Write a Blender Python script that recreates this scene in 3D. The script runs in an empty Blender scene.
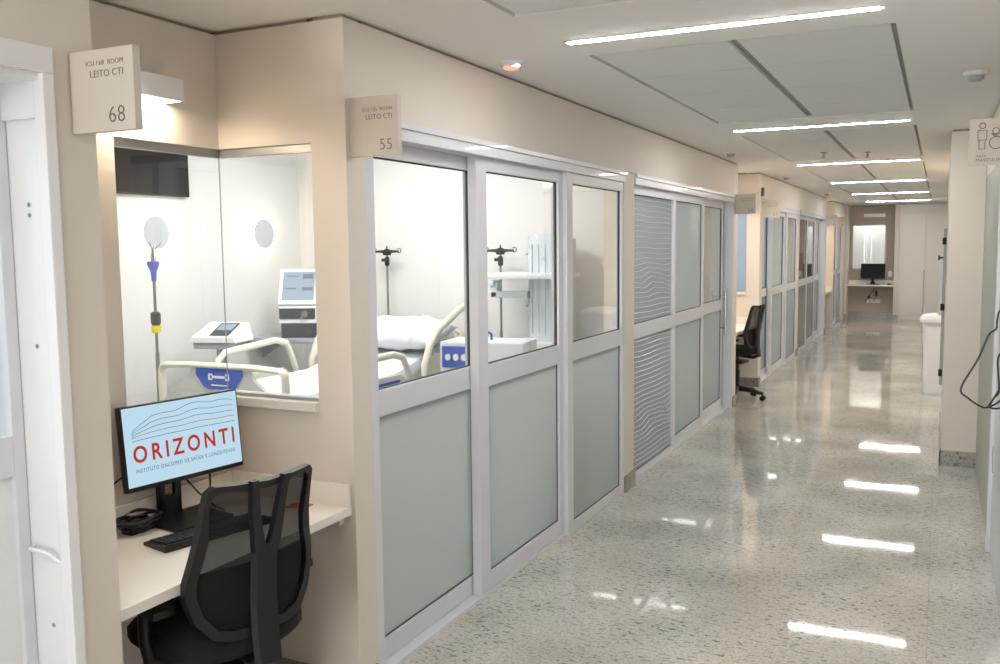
import bpy, bmesh, math, random
from mathutils import Vector, Matrix
random.seed(7)
C = bpy.context.scene.collection
PI = math.pi
R = math.radians

# ------------------------------------------------------------------ camera, world, exposure
cam_d = bpy.data.cameras.new('camera')
cam = bpy.data.objects.new('camera', cam_d); C.objects.link(cam)
cam_d.sensor_width = 36.0
cam_d.lens = 910.9 / 1000 * 36
cam_d.clip_start = 0.02
cam_d.clip_end = 200
_y, _p, _r = R(25.76), R(-5.384), R(-0.648)
_f = Vector((-math.sin(_y) * math.cos(_p), math.cos(_y) * math.cos(_p), math.sin(_p)))
_x = Vector((math.cos(_y), math.sin(_y), 0)); _u = _x.cross(_f)
_a = _x * math.cos(_r) + _u * math.sin(_r)
_b = -_x * math.sin(_r) + _u * math.cos(_r)
m = Matrix((( _a.x, _b.x, -_f.x, 0), (_a.y, _b.y, -_f.y, 0), (_a.z, _b.z, -_f.z, 1.689), (0, 0, 0, 1)))
cam.matrix_world = m
cam_d.dof.use_dof = False
sc = bpy.context.scene
sc.camera = cam
w = bpy.data.worlds.new('world'); sc.world = w; w.use_nodes = True
w.node_tree.nodes['Background'].inputs[0].default_value = (0.9, 0.95, 1.0, 1)
w.node_tree.nodes['Background'].inputs[1].default_value = 0.6
sc.view_settings.view_transform = 'Standard'
try: sc.view_settings.look = 'None'
except Exception: pass
sc.view_settings.gamma = 1.0
sc.view_settings.use_curve_mapping = False
sc.view_settings.exposure = 1.08
STRIP = 62.0          # strength of the corridor LED strips
ROOMW = 17.0          # watts of each room's ceiling lamp

def area(name, loc, rot, sx, sy, watts, col):
    l = bpy.data.lights.new(name, 'AREA'); l.shape = 'RECTANGLE'; l.size = sx; l.size_y = sy
    l.energy = watts; l.color = col
    o = bpy.data.objects.new(name, l); C.objects.link(o); o.location = loc; o.rotation_euler = rot
    return o

# daylight from behind the camera, an unseen area lamp set back for even fill
area('rear_daylight', (-0.85, -8.3, 1.15), (R(96), 0, 0), 2.0, 2.1, 100, (0.94, 0.97, 1.0))
# ------------------------------------------------------------------ materials
def lin(c):
    c = c / 255.0
    return c / 12.92 if c <= 0.04045 else ((c + 0.055) / 1.055) ** 2.4
def rgb(r, g, b): return (lin(r), lin(g), lin(b), 1)
M = {}
def mat(name, col, rough=0.5, metal=0.0, spec=0.5, coat=0.0, noise=0.0, nscale=20, bump=0.0, bscale=200):
    mt = bpy.data.materials.new(name); mt.use_nodes = True
    nt = mt.node_tree; b = nt.nodes['Principled BSDF']
    b.inputs['Base Color'].default_value = col
    b.inputs['Roughness'].default_value = rough
    b.inputs['Metallic'].default_value = metal
    b.inputs['Specular IOR Level'].default_value = spec
    b.inputs['Coat Weight'].default_value = coat
    if noise:
        tc = nt.nodes.new('ShaderNodeTexCoord'); n = nt.nodes.new('ShaderNodeTexNoise')
        n.inputs['Scale'].default_value = nscale; n.inputs['Detail'].default_value = 4
        mx = nt.nodes.new('ShaderNodeMix'); mx.data_type = 'RGBA'
        mx.inputs[6].default_value = tuple(c * (1 - noise) for c in col[:3]) + (1,)
        mx.inputs[7].default_value = tuple(min(1, c * (1 + noise)) for c in col[:3]) + (1,)
        nt.links.new(tc.outputs['Object'], n.inputs['Vector'])
        nt.links.new(n.outputs['Fac'], mx.inputs[0]); nt.links.new(mx.outputs[2], b.inputs['Base Color'])
    if bump:
        tc = nt.nodes.new('ShaderNodeTexCoord'); n = nt.nodes.new('ShaderNodeTexNoise')
        n.inputs['Scale'].default_value = bscale
        bp = nt.nodes.new('ShaderNodeBump'); bp.inputs['Strength'].default_value = bump; bp.inputs['Distance'].default_value = 0.002
        nt.links.new(tc.outputs['Object'], n.inputs['Vector']); nt.links.new(n.outputs['Fac'], bp.inputs['Height'])
        nt.links.new(bp.outputs['Normal'], b.inputs['Normal'])
    M[name] = mt; return mt
def emit(name, col, s):
    mt = bpy.data.materials.new(name); mt.use_nodes = True; nt = mt.node_tree
    nt.nodes.clear(); e = nt.nodes.new('ShaderNodeEmission'); o = nt.nodes.new('ShaderNodeOutputMaterial')
    e.inputs[0].default_value = col; e.inputs[1].default_value = s
    nt.links.new(e.outputs[0], o.inputs[0]); M[name] = mt; return mt

mat('paint', rgb(224, 216, 206), 0.6, noise=0.015, nscale=6, bump=0.05)
mat('room_paint', rgb(230, 229, 227), 0.6, noise=0.01, nscale=5)
mat('white_paint', rgb(232, 230, 226), 0.6)
mat('ceiling_paint', rgb(238, 236, 232), 0.75, noise=0.01, nscale=3)
mat('tile', rgb(230, 230, 229), 0.85, noise=0.02, nscale=60)
mat('shadow_gap', rgb(165, 152, 138), 0.8)  # filler of the wall-top reveal; its grey-brown carries the dark shadow line
mat('groove', rgb(168, 164, 158), 0.8)
mat('alu', rgb(222, 224, 230), 0.28, spec=0.6, coat=0.3)
mat('alu_grey', rgb(160, 162, 162), 0.35, metal=0.4)
mat('gasket', rgb(45, 48, 50), 0.6)
mat('white_gloss', rgb(238, 239, 242), 0.18, spec=0.6, coat=0.4)
mat('laminate', rgb(240, 236, 228), 0.3, spec=0.5)
mat('sill', rgb(236, 232, 224), 0.25, spec=0.5)
mat('sign', rgb(212, 203, 192), 0.5)
mat('sign_text', rgb(105, 96, 88), 0.6)
mat('black_plastic', rgb(19, 19, 21), 0.42, noise=0.05, nscale=60)
mat('black_matte', rgb(15, 15, 17), 0.7)
mat('fabric', rgb(15, 16, 20), 0.9, noise=0.2, nscale=300, bump=0.5, bscale=600)
mat('key', rgb(28, 28, 31), 0.5)
mat('chrome', rgb(190, 192, 195), 0.22, metal=1.0)
mat('steel', rgb(150, 148, 144), 0.35, metal=0.8)
mat('cream', rgb(226, 222, 206), 0.4, spec=0.4)
mat('bed_grey', rgb(205, 204, 200), 0.45)
mat('blue', rgb(30, 84, 190), 0.35)
mat('blue_soft', rgb(96, 110, 190), 0.4)
mat('yellow', rgb(226, 206, 40), 0.5)
mat('sheet', rgb(220, 223, 230), 0.85, bump=0.4, bscale=12)
mat('device_white', rgb(236, 238, 240), 0.35)
mat('device_pale', rgb(212, 222, 230), 0.35)
mat('device_grey', rgb(165, 170, 178), 0.4)
mat('disc_grey', rgb(198, 202, 206), 0.5)
mat('device_dark', rgb(70, 70, 74), 0.4)
mat('orange', rgb(226, 110, 40), 0.6)
mat('cabinet', rgb(234, 232, 224), 0.4)
mat('grey_frame', rgb(168, 168, 158), 0.45)
mat('door_grey', rgb(196, 197, 200), 0.3, coat=0.2)
mat('taupe', rgb(186, 172, 158), 0.6)
mat('red_line', rgb(170, 60, 50), 0.6)
mat('bin_white', rgb(232, 234, 238), 0.35)
mat('slat', rgb(196, 205, 210), 0.35, spec=0.5)
emit('strip', (1.0, 0.98, 0.96, 1), STRIP)
emit('warm_lamp', (1.0, 0.80, 0.58, 1), 8)
emit('disc_lamp', (1.0, 0.76, 0.50, 1), 40)
emit('screen', (0.44, 0.61, 0.72, 1), 0.55)
emit('screen_red', (0.42, 0.035, 0.02, 1), 0.55)
emit('screen_dark', (0.05, 0.12, 0.16, 1), 0.55)
emit('vent_screen', (0.50, 0.60, 0.68, 1), 0.5)
emit('vent_mark', (0.30, 0.38, 0.46, 1), 0.45)
emit('red_led', (1.0, 0.16, 0.10, 1), 1.6)
emit('white_led', (0.9, 0.85, 1.0, 1), 1.2)

def glass(name, tint, ior=1.5):
    mt = bpy.data.materials.new(name); mt.use_nodes = True; nt = mt.node_tree; nt.nodes.clear()
    o = nt.nodes.new('ShaderNodeOutputMaterial'); t = nt.nodes.new('ShaderNodeBsdfTransparent'); t.inputs[0].default_value = tint
    g = nt.nodes.new('ShaderNodeBsdfGlossy'); g.inputs['Roughness'].default_value = 0.005
    fr = nt.nodes.new('ShaderNodeFresnel'); fr.inputs[0].default_value = ior
    ge = nt.nodes.new('ShaderNodeNewGeometry')
    inv = nt.nodes.new('ShaderNodeMath'); inv.operation = 'SUBTRACT'; inv.inputs[0].default_value = 1
    nt.links.new(ge.outputs['Backfacing'], inv.inputs[1])
    mu = nt.nodes.new('ShaderNodeMath'); mu.operation = 'MULTIPLY'
    nt.links.new(fr.outputs[0], mu.inputs[0]); nt.links.new(inv.outputs[0], mu.inputs[1])
    m2 = nt.nodes.new('ShaderNodeMath'); m2.operation = 'MULTIPLY'; m2.inputs[1].default_value = 1.7; m2.use_clamp = True
    nt.links.new(mu.outputs[0], m2.inputs[0])
    mx = nt.nodes.new('ShaderNodeMixShader')
    nt.links.new(m2.outputs[0], mx.inputs[0]); nt.links.new(t.outputs[0], mx.inputs[1]); nt.links.new(g.outputs[0], mx.inputs[2])
    nt.links.new(mx.outputs[0], o.inputs[0]); M[name] = mt
glass('glass', (0.97, 0.985, 0.985, 1))
glass('glass_blue', (0.80, 0.88, 0.95, 1))

def frosted(name, col, trans):
    """sand-blasted film: scatters what shines through it, with a weak sheen"""
    mt = bpy.data.materials.new(name); mt.use_nodes = True; nt = mt.node_tree; nt.nodes.clear()
    o = nt.nodes.new('ShaderNodeOutputMaterial')
    tl = nt.nodes.new('ShaderNodeBsdfTranslucent'); tl.inputs[0].default_value = col
    df = nt.nodes.new('ShaderNodeBsdfDiffuse'); df.inputs[0].default_value = col
    m1 = nt.nodes.new('ShaderNodeMixShader'); m1.inputs[0].default_value = trans
    nt.links.new(df.outputs[0], m1.inputs[1]); nt.links.new(tl.outputs[0], m1.inputs[2])
    g = nt.nodes.new('ShaderNodeBsdfGlossy'); g.inputs['Roughness'].default_value = 0.06
    fr = nt.nodes.new('ShaderNodeFresnel'); fr.inputs[0].default_value = 1.45
    m2 = nt.nodes.new('ShaderNodeMixShader')
    nt.links.new(fr.outputs[0], m2.inputs[0]); nt.links.new(m1.outputs[0], m2.inputs[1]); nt.links.new(g.outputs[0], m2.inputs[2])
    tp = nt.nodes.new('ShaderNodeBsdfTransparent')
    ge = nt.nodes.new('ShaderNodeNewGeometry'); m3 = nt.nodes.new('ShaderNodeMixShader')
    nt.links.new(ge.outputs['Backfacing'], m3.inputs[0]); nt.links.new(m2.outputs[0], m3.inputs[1]); nt.links.new(tp.outputs[0], m3.inputs[2])
    nt.links.new(m3.outputs[0], o.inputs[0]); M[name] = mt
frosted('frost', (0.42, 0.465, 0.455, 1), 0.55)
frosted('frost_light', (0.52, 0.60, 0.60, 1), 0.55)

frosted('frost_blue', (0.36, 0.43, 0.46, 1), 0.5)
def mesh_fabric():
    mt = bpy.data.materials.new('chair_mesh'); mt.use_nodes = True; nt = mt.node_tree
    b = nt.nodes['Principled BSDF']; b.inputs['Base Color'].default_value = rgb(11, 12, 14); b.inputs['Roughness'].default_value = 0.9
    t = nt.nodes.new('ShaderNodeBsdfTransparent'); mx = nt.nodes.new('ShaderNodeMixShader'); mx.inputs[0].default_value = 0.9
    o = nt.nodes['Material Output']
    nt.links.new(t.outputs[0], mx.inputs[1]); nt.links.new(b.outputs[0], mx.inputs[2]); nt.links.new(mx.outputs[0], o.inputs[0])
    M['chair_mesh'] = mt
mesh_fabric()

def granite(name, dark=1.0, rough=0.035):
    mt = bpy.data.materials.new(name); mt.use_nodes = True; nt = mt.node_tree; N = nt.nodes.new; L = nt.links.new
    b = nt.nodes['Principled BSDF']; b.inputs['Roughness'].default_value = rough; b.inputs['Specular IOR Level'].default_value = 0.5
    tc = N('ShaderNodeTexCoord')
    mp = N('ShaderNodeMapping'); mp.inputs['Scale'].default_value = (1.0, 2.2, 1.4); mp.inputs['Rotation'].default_value = (0, 0, R(16)); L(tc.outputs['Object'], mp.inputs['Vector'])
    n1 = N('ShaderNodeTexNoise'); n1.inputs['Scale'].default_value = 1.6; n1.inputs['Detail'].default_value = 6; L(tc.outputs['Object'], n1.inputs['Vector'])
    r1 = N('ShaderNodeValToRGB'); r1.color_ramp.elements[0].position = 0.32; r1.color_ramp.elements[0].color = tuple(c * dark for c in rgb(187, 184, 174)[:3]) + (1,)
    r1.color_ramp.elements[1].position = 0.68; r1.color_ramp.elements[1].color = tuple(c * dark for c in rgb(220, 217, 207)[:3]) + (1,)
    L(n1.outputs['Fac'], r1.inputs[0])
    # dark mineral flecks
    n2 = N('ShaderNodeTexNoise'); n2.inputs['Scale'].default_value = 26; n2.inputs['Detail'].default_value = 3; n2.inputs['Roughness'].default_value = 0.6; L(mp.outputs[0], n2.inputs['Vector'])
    r2 = N('ShaderNodeValToRGB'); r2.color_ramp.elements[0].position = 0.56; r2.color_ramp.elements[0].color = (0, 0, 0, 1); r2.color_ramp.elements[1].position = 0.63; r2.color_ramp.elements[1].color = (1, 1, 1, 1)
    L(n2.outputs['Fac'], r2.inputs[0])
    n4 = N('ShaderNodeTexNoise'); n4.inputs['Scale'].default_value = 3.0; n4.inputs['Detail'].default_value = 3; L(tc.outputs['Object'], n4.inputs['Vector'])
    mr = N('ShaderNodeMapRange'); mr.inputs[1].default_value = 0.35; mr.inputs[2].default_value = 0.65; mr.inputs[3].default_value = 0.25; mr.inputs[4].default_value = 0.85; L(n4.outputs['Fac'], mr.inputs[0])
    mu = N('ShaderNodeMath'); mu.operation = 'MULTIPLY'; L(r2.outputs[0], mu.inputs[0]); L(mr.outputs[0], mu.inputs[1])
    m1 = N('ShaderNodeMix'); m1.data_type = 'RGBA'; L(mu.outputs[0], m1.inputs[0]); L(r1.outputs[0], m1.inputs[6]); m1.inputs[7].default_value = tuple(c * dark for c in rgb(96, 90, 88)[:3]) + (1,)
    # pale grains
    n3 = N('ShaderNodeTexNoise'); n3.inputs['Scale'].default_value = 75; n3.inputs['Detail'].default_value = 2; L(tc.outputs['Object'], n3.inputs['Vector'])
    r3 = N('ShaderNodeValToRGB'); r3.color_ramp.elements[0].position = 0.3; r3.color_ramp.elements[0].color = (0.74, 0.74, 0.74, 1); r3.color_ramp.elements[1].position = 0.62; r3.color_ramp.elements[1].color = (1.06, 1.06, 1.06, 1)
    L(n3.outputs['Fac'], r3.inputs[0])
    m2 = N('ShaderNodeMix'); m2.data_type = 'RGBA'; m2.blend_type = 'MULTIPLY'; m2.inputs[0].default_value = 1; L(m1.outputs[2], m2.inputs[6]); L(r3.outputs[0], m2.inputs[7])
    # slab joints
    br = N('ShaderNodeTexBrick'); br.offset = 0.0; br.inputs['Scale'].default_value = 1.0; br.inputs['Mortar Size'].default_value = 0.0012; br.inputs['Brick Width'].default_value = 1.0; br.inputs['Row Height'].default_value = 1.0
    br.inputs['Color1'].default_value = (1, 1, 1, 1); br.inputs['Color2'].default_value = (0.97, 0.97, 0.97, 1); br.inputs['Mortar'].default_value = (0.72, 0.72, 0.7, 1)
    L(tc.outputs['Object'], br.inputs['Vector'])
    m3 = N('ShaderNodeMix'); m3.data_type = 'RGBA'; m3.blend_type = 'MULTIPLY'; m3.inputs[0].default_value = 1; L(m2.outputs[2], m3.inputs[6]); L(br.outputs['Color'], m3.inputs[7])
    L(m3.outputs[2], b.inputs['Base Color'])
    # the polish is slightly wavy
    n5 = N('ShaderNodeTexNoise'); n5.inputs['Scale'].default_value = 2.2; n5.inputs['Detail'].default_value = 1; L(tc.outputs['Object'], n5.inputs['Vector'])
    bu = N('ShaderNodeBump'); bu.inputs['Strength'].default_value = 0.03; bu.inputs['Distance'].default_value = 0.01; L(n5.outputs['Fac'], bu.inputs['Height']); L(bu.outputs[0], b.inputs['Normal'])
    M[name] = mt
granite('granite')
granite('granite_skirt', 0.62, 0.2)

# ------------------------------------------------------------------ mesh helpers
class MB:
    def __init__(s): s.v = []; s.f = []; s.mi = []; s.mats = []; s.sm = []
    def _m(s, m):
        m = m or 'default'
        if m not in s.mats: s.mats.append(m)
        return s.mats.index(m)
    def add(s, vs, fs, m=None, smooth=False, T=None):
        k = len(s.v)
        for p in vs:
            p = Vector(p)
            if T: p = T @ p
            s.v.append(p)
        i = s._m(m)
        for f in fs: s.f.append([k + a for a in f]); s.mi.append(i); s.sm.append(smooth)
        return s
    def box(s, x0, x1, y0, y1, z0, z1, m=None, b=0.0, T=None):
        if x0 > x1: x0, x1 = x1, x0
        if y0 > y1: y0, y1 = y1, y0
        if z0 > z1: z0, z1 = z1, z0
        if b <= 0:
            vs = [(x0,y0,z0),(x1,y0,z0),(x1,y1,z0),(x0,y1,z0),(x0,y0,z1),(x1,y0,z1),(x1,y1,z1),(x0,y1,z1)]
            return s.add(vs, [(0,3,2,1),(4,5,6,7),(0,1,5,4),(1,2,6,5),(2,3,7,6),(3,0,4,7)], m, False, T)
        bm = bmesh.new(); bmesh.ops.create_cube(bm, size=1)
        for v in bm.verts: v.co = Vector(((x0+x1)/2 + v.co.x*(x1-x0), (y0+y1)/2 + v.co.y*(y1-y0), (z0+z1)/2 + v.co.z*(z1-z0)))
        b = min(b, (x1-x0)*.49, (y1-y0)*.49, (z1-z0)*.49)
        bmesh.ops.bevel(bm, geom=bm.edges[:], offset=b, segments=2, profile=.7, affect='EDGES')
        bm.verts.index_update()
        s.add([v.co.copy() for v in bm.verts], [[v.index for v in f.verts] for f in bm.faces], m, False, T); bm.free(); return s
    def tube(s, pts, r, n=10, m=None, closed=False, flat=1.0, T=None, caps=True):
        pts = [Vector(p) for p in pts]; N = len(pts); vs = []; fs = []
        rr = r if isinstance(r, (list, tuple)) else [r] * N
        prev = None
        for i, p in enumerate(pts):
            if closed: d = pts[(i+1) % N] - pts[i-1]
            else: d = pts[min(i+1, N-1)] - pts[max(i-1, 0)]
            if d.length < 1e-9: d = Vector((0,0,1))
            d.normalize()
            if prev is None:
                a = Vector((0,0,1)) if abs(d.z) < .9 else Vector((1,0,0))
                nrm = d.cross(a).normalized()
            else:
                nrm = (prev - d * prev.dot(d))
                nrm = nrm.normalized() if nrm.length > 1e-6 else d.orthogonal().normalized()
            prev = nrm; bn = d.cross(nrm)
            for k in range(n):
                t = 2*PI*k/n
                vs.append(p + nrm*math.cos(t)*rr[i] + bn*math.sin(t)*rr[i]*flat)
        for i in range(N if closed else N-1):
            j = (i+1) % N
            for k in range(n):
                l = (k+1) % n
                fs.append((i*n+k, i*n+l, j*n+l, j*n+k))
        if not closed and caps:
            fs.append(tuple(range(n-1, -1, -1))); fs.append(tuple((N-1)*n + k for k in range(n)))
        return s.add(vs, fs, m, True, T)
    def cyl(s, p0, p1, r, n=20, m=None, r2=None, T=None):
        return s.tube([p0, p1], [r, r if r2 is None else r2], n, m, T=T)
    def lathe(s, prof, n=28, m=None, c=(0,0,0), T=None):
        vs = []; fs = []
        for r, z in prof:
            for k in range(n):
                t = 2*PI*k/n; vs.append((c[0]+r*math.cos(t), c[1]+r*math.sin(t), c[2]+z))
        for i in range(len(prof)-1):
            for k in range(n):
                l = (k+1) % n; fs.append((i*n+k, i*n+l, (i+1)*n+l, (i+1)*n+k))
        fs.append(tuple(range(n-1, -1, -1))); fs.append(tuple((len(prof)-1)*n+k for k in range(n)))
        return s.add(vs, fs, m, True, T)
    def prism(s, out, fn, t, m=None, T=None):
        """outline of 2-D points, fn(a, b, t) -> 3-D, extruded 0..t"""
        n = len(out); vs = [fn(a, b, 0) for a, b in out] + [fn(a, b, t) for a, b in out]
        fs = [tuple(range(n)), tuple(range(2*n-1, n-1, -1))]
        for i in range(n):
            j = (i+1) % n; fs.append((i, i+n, j+n, j))
        return s.add(vs, fs, m, False, T)
    def build(s, name, m=None, parent=None, smooth=None):
        me = bpy.data.meshes.new(name); me.from_pydata([tuple(v) for v in s.v], [], s.f)
        for k in s.mats: me.materials.append(M[m if k == 'default' else k])
        for p, i, q in zip(me.polygons, s.mi, s.sm): p.material_index = i; p.use_smooth = q
        bm = bmesh.new(); bm.from_mesh(me); bmesh.ops.recalc_face_normals(bm, faces=bm.faces); bm.to_mesh(me); bm.free()
        me.validate()
        if any(s.sm):
            try: me.set_sharp_from_angle(angle=R(40))
            except Exception: pass
        o = bpy.data.objects.new(name, me); C.objects.link(o)
        if parent: o.parent = parent
        return o
def tag(o, label=None, cat=None, group=None, kind=None):
    if label: o['label'] = label
    if cat: o['category'] = cat
    if group: o['group'] = group
    if kind: o['kind'] = kind
    return o
def thing(name, label, cat, loc=(0,0,0), rz=0, group=None, kind=None):
    o = bpy.data.objects.new(name, None); C.objects.link(o); o.location = loc; o.rotation_euler = (0, 0, rz)
    o.empty_display_size = 0.1
    return tag(o, label, cat, group, kind)
def copy_tree(o, parent=None):
    c = o.copy(); C.objects.link(c)
    if parent: c.parent = parent
    for ch in [q for q in bpy.data.objects if q.parent == o]: copy_tree(ch, c)
    return c
def rrect(w, h, r, n=5, cx=0, cy=0):
    o = []
    for (sx, sy, a0) in ((1,1,0), (-1,1,90), (-1,-1,180), (1,-1,270)):
        for k in range(n+1):
            a = R(a0 + 90*k/n); o.append((cx + sx*(w/2-r) + r*math.cos(a), cy + sy*(h/2-r) + r*math.sin(a)))
    return o
def text_mesh(name, body, size, mtx, m, parent=None, ext=0.0006, align='CENTER', space=1.0, offset=0.0, sx=1.0):
    cu = bpy.data.curves.new(name, 'FONT'); cu.body = body; cu.size = size; cu.align_x = align; cu.align_y = 'CENTER'
    cu.extrude = ext; cu.space_character = space; cu.offset = offset; cu.resolution_u = 4
    t = bpy.data.objects.new(name, cu); C.objects.link(t)
    bpy.context.view_layer.update()
    dg = bpy.context.evaluated_depsgraph_get()
    me = bpy.data.meshes.new_from_object(t.evaluated_get(dg))
    bpy.data.objects.remove(t)
    S = Matrix.Diagonal((sx, 1, 1, 1))
    me.transform(mtx @ S); me.materials.clear(); me.materials.append(M[m])
    o = bpy.data.objects.new(name, me); C.objects.link(o)
    if parent: o.parent = parent
    return o
# text planes: facing -Y (reads along +X) and facing +X (reads along +Y)
def face_my(x, y, z): return Matrix.Translation((x, y, z)) @ Matrix.Rotation(R(90), 4, 'X')
def struct(name, mb, m=None, label=None, cat=None, parent=None):
    o = mb.build(name, m, parent)
    if not parent: tag(o, label, cat, None, 'structure')
    return o

FX = -1.89     # corridor face of the left walls
CH = 2.5       # ceiling height
# ------------------------------------------------------------------ shell: floor and ceilings
struct('floor', MB().box(-5.2, 2.2, -8.5, 23.0, -0.12, 0.0), 'granite', 'polished pale granite floor of the corridor, flecked with grey', 'floor')
PX0, PXM, PX1 = -1.39, -0.782, -0.175
pans = [(0.47 - 0.0, 3.03), (3.78, 6.35), (7.10, 9.67), (10.42, 12.99), (13.74, 16.31), (17.06, 19.63)]
cb = MB()
# plaster with rectangular openings for the tile fields
ycur = -8.5
for (a, b_) in pans:
    cb.box(-2.60, 2.2, ycur, a, CH, CH+0.12)
    cb.box(-2.60, PX0, a, b_, CH, CH+0.12); cb.box(PX1, 2.2, a, b_, CH, CH+0.12)
    ycur = b_
cb.box(-2.60, 2.2, ycur, 23.0, CH, CH+0.12)
struct('ceiling', cb, 'ceiling_paint', 'smooth off-white plaster ceiling of the corridor', 'ceiling')
names = ['overhead beside the camera', 'nearest one wholly in view', 'second in view down the corridor', 'third in view down the corridor', 'fourth in view down the corridor', 'fifth, farthest down the corridor']
for i, (a, b_) in enumerate(pans):
    g = MB(); g.box(PX0, PX1, a, b_, CH+0.02, CH+0.06, 'groove')
    gw = 0.028
    for (x0, x1) in ((PX0, PXM), (PXM, PX1)):
        for k in range(4):
            y0 = a + (b_-a)*k/4; y1 = a + (b_-a)*(k+1)/4
            g.box(x0+gw*.7, x1-gw*.7, y0+0.004+(gw*.6 if k == 0 else 0), y1-0.004-(gw*.6 if k == 3 else 0), CH+0.003, CH+0.02, 'tile')
    struct('ceiling', g, None, 'field of eight grey acoustic ceiling tiles, ' + names[i], 'ceiling panel')

# ------------------------------------------------------------------ corridor LED strips
lab = ['overhead behind the camera', 'nearest and largest in view', 'second from the camera, past the first tile field', 'third from the camera, past the second tile field', 'fourth from the camera', 'fifth from the camera, last but one', 'farthest one, just before the end wall']
lab = lab + ['overhead two strips behind the camera', 'farthest behind the camera']
for i in range(9):
    y = 3.50 + 3.28*(i-1) if i < 7 else 0.2 - 3.28*(i-6)
    t = thing('ceiling_light', 'white LED strip across the ceiling, ' + lab[i], 'ceiling light', (-0.79, y, CH-0.001), 0, 'LED strips across the corridor ceiling')
    h = MB(); h.box(-0.585, 0.585, -0.026, -0.019, -0.003, 0.001); h.box(-0.585, 0.585, 0.019, 0.026, -0.003, 0.001)
    h.box(-0.592, -0.578, -0.026, 0.026, -0.003, 0.001); h.box(0.578, 0.592, -0.026, 0.026, -0.003, 0.001)
    h.build('housing', 'white_paint', t)
    MB().box(-0.578, 0.578, -0.018, 0.018, -0.005, 0.0005).build('diffuser', 'strip', t)

# ------------------------------------------------------------------ walls
WT = 2.486
def wbox(mb, x0, x1, y0, y1, z0=0.0, z1=WT, shadow_gap=True, m='paint'):
    mb.box(x0, x1, y0, y1, z0, z1, m)
    if shadow_gap and z1 >= WT - 1e-6:
        e = 0.014; mb.box(min(x0,x1)+e, max(x0,x1)-e, y0+e, y1-e, z1, CH, 'shadow_gap')
    return mb
def skirt(mb, x0, x1, y0, y1, h=0.11): return mb.box(x0, x1, y0, y1, 0, h)

def glazed_leaf(name, label, cat, X, y0, y1, st=(0.06, 0.06), upper='glass', lower='frost', z0=0.02, z1=2.10, th=0.045, topz=2.04, botz=0.105, m='alu', knob=None):
    """framed leaf lying in plane X (front face), between y0 and y1"""
    t = thing(name, label, cat, (X, y0, 0), 0, None, 'structure')
    W = y1 - y0
    f = MB()
    f.box(-th, 0, 0, st[0], z0, z1, b=.003); f.box(-th, 0, W-st[1], W, z0, z1, b=.003)
    f.box(-th, 0, st[0], W-st[1], z0, botz, b=.003); f.box(-th, 0, st[0], W-st[1], 1.02, 1.125, b=.003); f.box(-th, 0, st[0], W-st[1], topz, z1, b=.003)
    f.build('frame', m, t)
    g = MB(); q = 0.004
    for (a, b_) in ((botz, 1.02), (1.125, topz)):
        for (p0, p1, r0, r1) in ((st[0], st[0]+q, a, b_), (W-st[1]-q, W-st[1], a, b_), (st[0], W-st[1], a, a+q), (st[0], W-st[1], b_-q, b_)):
            g.box(-th*.66, -th*.30, p0, p1, r0, r1)
    g.build('gasket', 'gasket', t)
    MB().box(-th*.6, -th*.4, st[0]+q, W-st[1]-q, 1.125+q, topz-q).build('upper_pane', upper, t)
    MB().box(-th*.6, -th*.4, st[0]+q, W-st[1]-q, botz+q, 1.02-q).build('lower_pane', lower, t)
    return t

def block(o, idx, tags):
    """one stretch of glazed facade with the wall around it; o = Y of its near end, 6.88 m long"""
    Y = lambda v: v - 2.69 + o
    w_ = MB()
    wbox(w_, FX, FX-0.15, Y(2.69), Y(2.81), 0, WT)                   # near column
    wbox(w_, FX, FX-0.15, Y(2.81), Y(9.57), 2.17, WT)                # fascia over the glazing
    w_.box(FX-0.01, FX-0.15, Y(5.85), Y(6.08), 0, 2.17, 'paint')
    w_.box(FX, FX-0.16, Y(9.40), Y(9.57), 0, 2.17, 'paint')
    # niche side wall with its window opening
    w_.box(FX-0.15, -2.59, Y(2.69), Y(2.81), 0, 1.09, 'paint')
    wbox(w_, FX-0.15, -2.59, Y(2.69), Y(2.81), 2.065, WT)
    struct('wall_left', w_, None, tags[0], 'wall')
    s_ = MB(); skirt(s_, FX+0.012, FX-0.012, Y(2.678), Y(2.80)); skirt(s_, FX+0.004, FX-0.05, Y(5.86), Y(6.08)); skirt(s_, FX+0.012, FX-0.16, Y(9.41), Y(9.582)); skirt(s_, FX, -2.58, Y(2.678), Y(2.69))
    s_.build('baseboard_left', 'granite_skirt').__setitem__('kind', 'structure')
    # head track
    t_ = MB()
    t_.box(FX+0.012, FX-0.12, Y(2.81), Y(5.86), 2.145, 2.17, b=.003); t_.box(FX+0.002, FX-0.12, Y(2.81), Y(5.86), 2.10, 2.145, b=.003)
    t_.box(FX+0.012, FX-0.12, Y(6.08), Y(9.42), 2.145, 2.17, b=.003); t_.box(FX+0.002, FX-0.12, Y(6.08), Y(9.42), 2.10, 2.145, b=.003)
    t_.box(FX+0.002, FX-0.09, Y(9.37), Y(9.42), 0.0, 2.10, b=.003)
    t_.box(FX+0.001, FX-0.09, Y(2.81), Y(2.86), 0.0, 2.10, b=.003)
    t_.box(FX-0.10, FX-0.035, Y(2.86), Y(9.37), 0.0, 0.018)
    o_ = t_.build('trim_1' if idx == 0 else 'trim_2' if idx == 1 else 'trim_3', 'alu'); tag(o_, tags[1], 'door track', None, 'structure')

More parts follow.
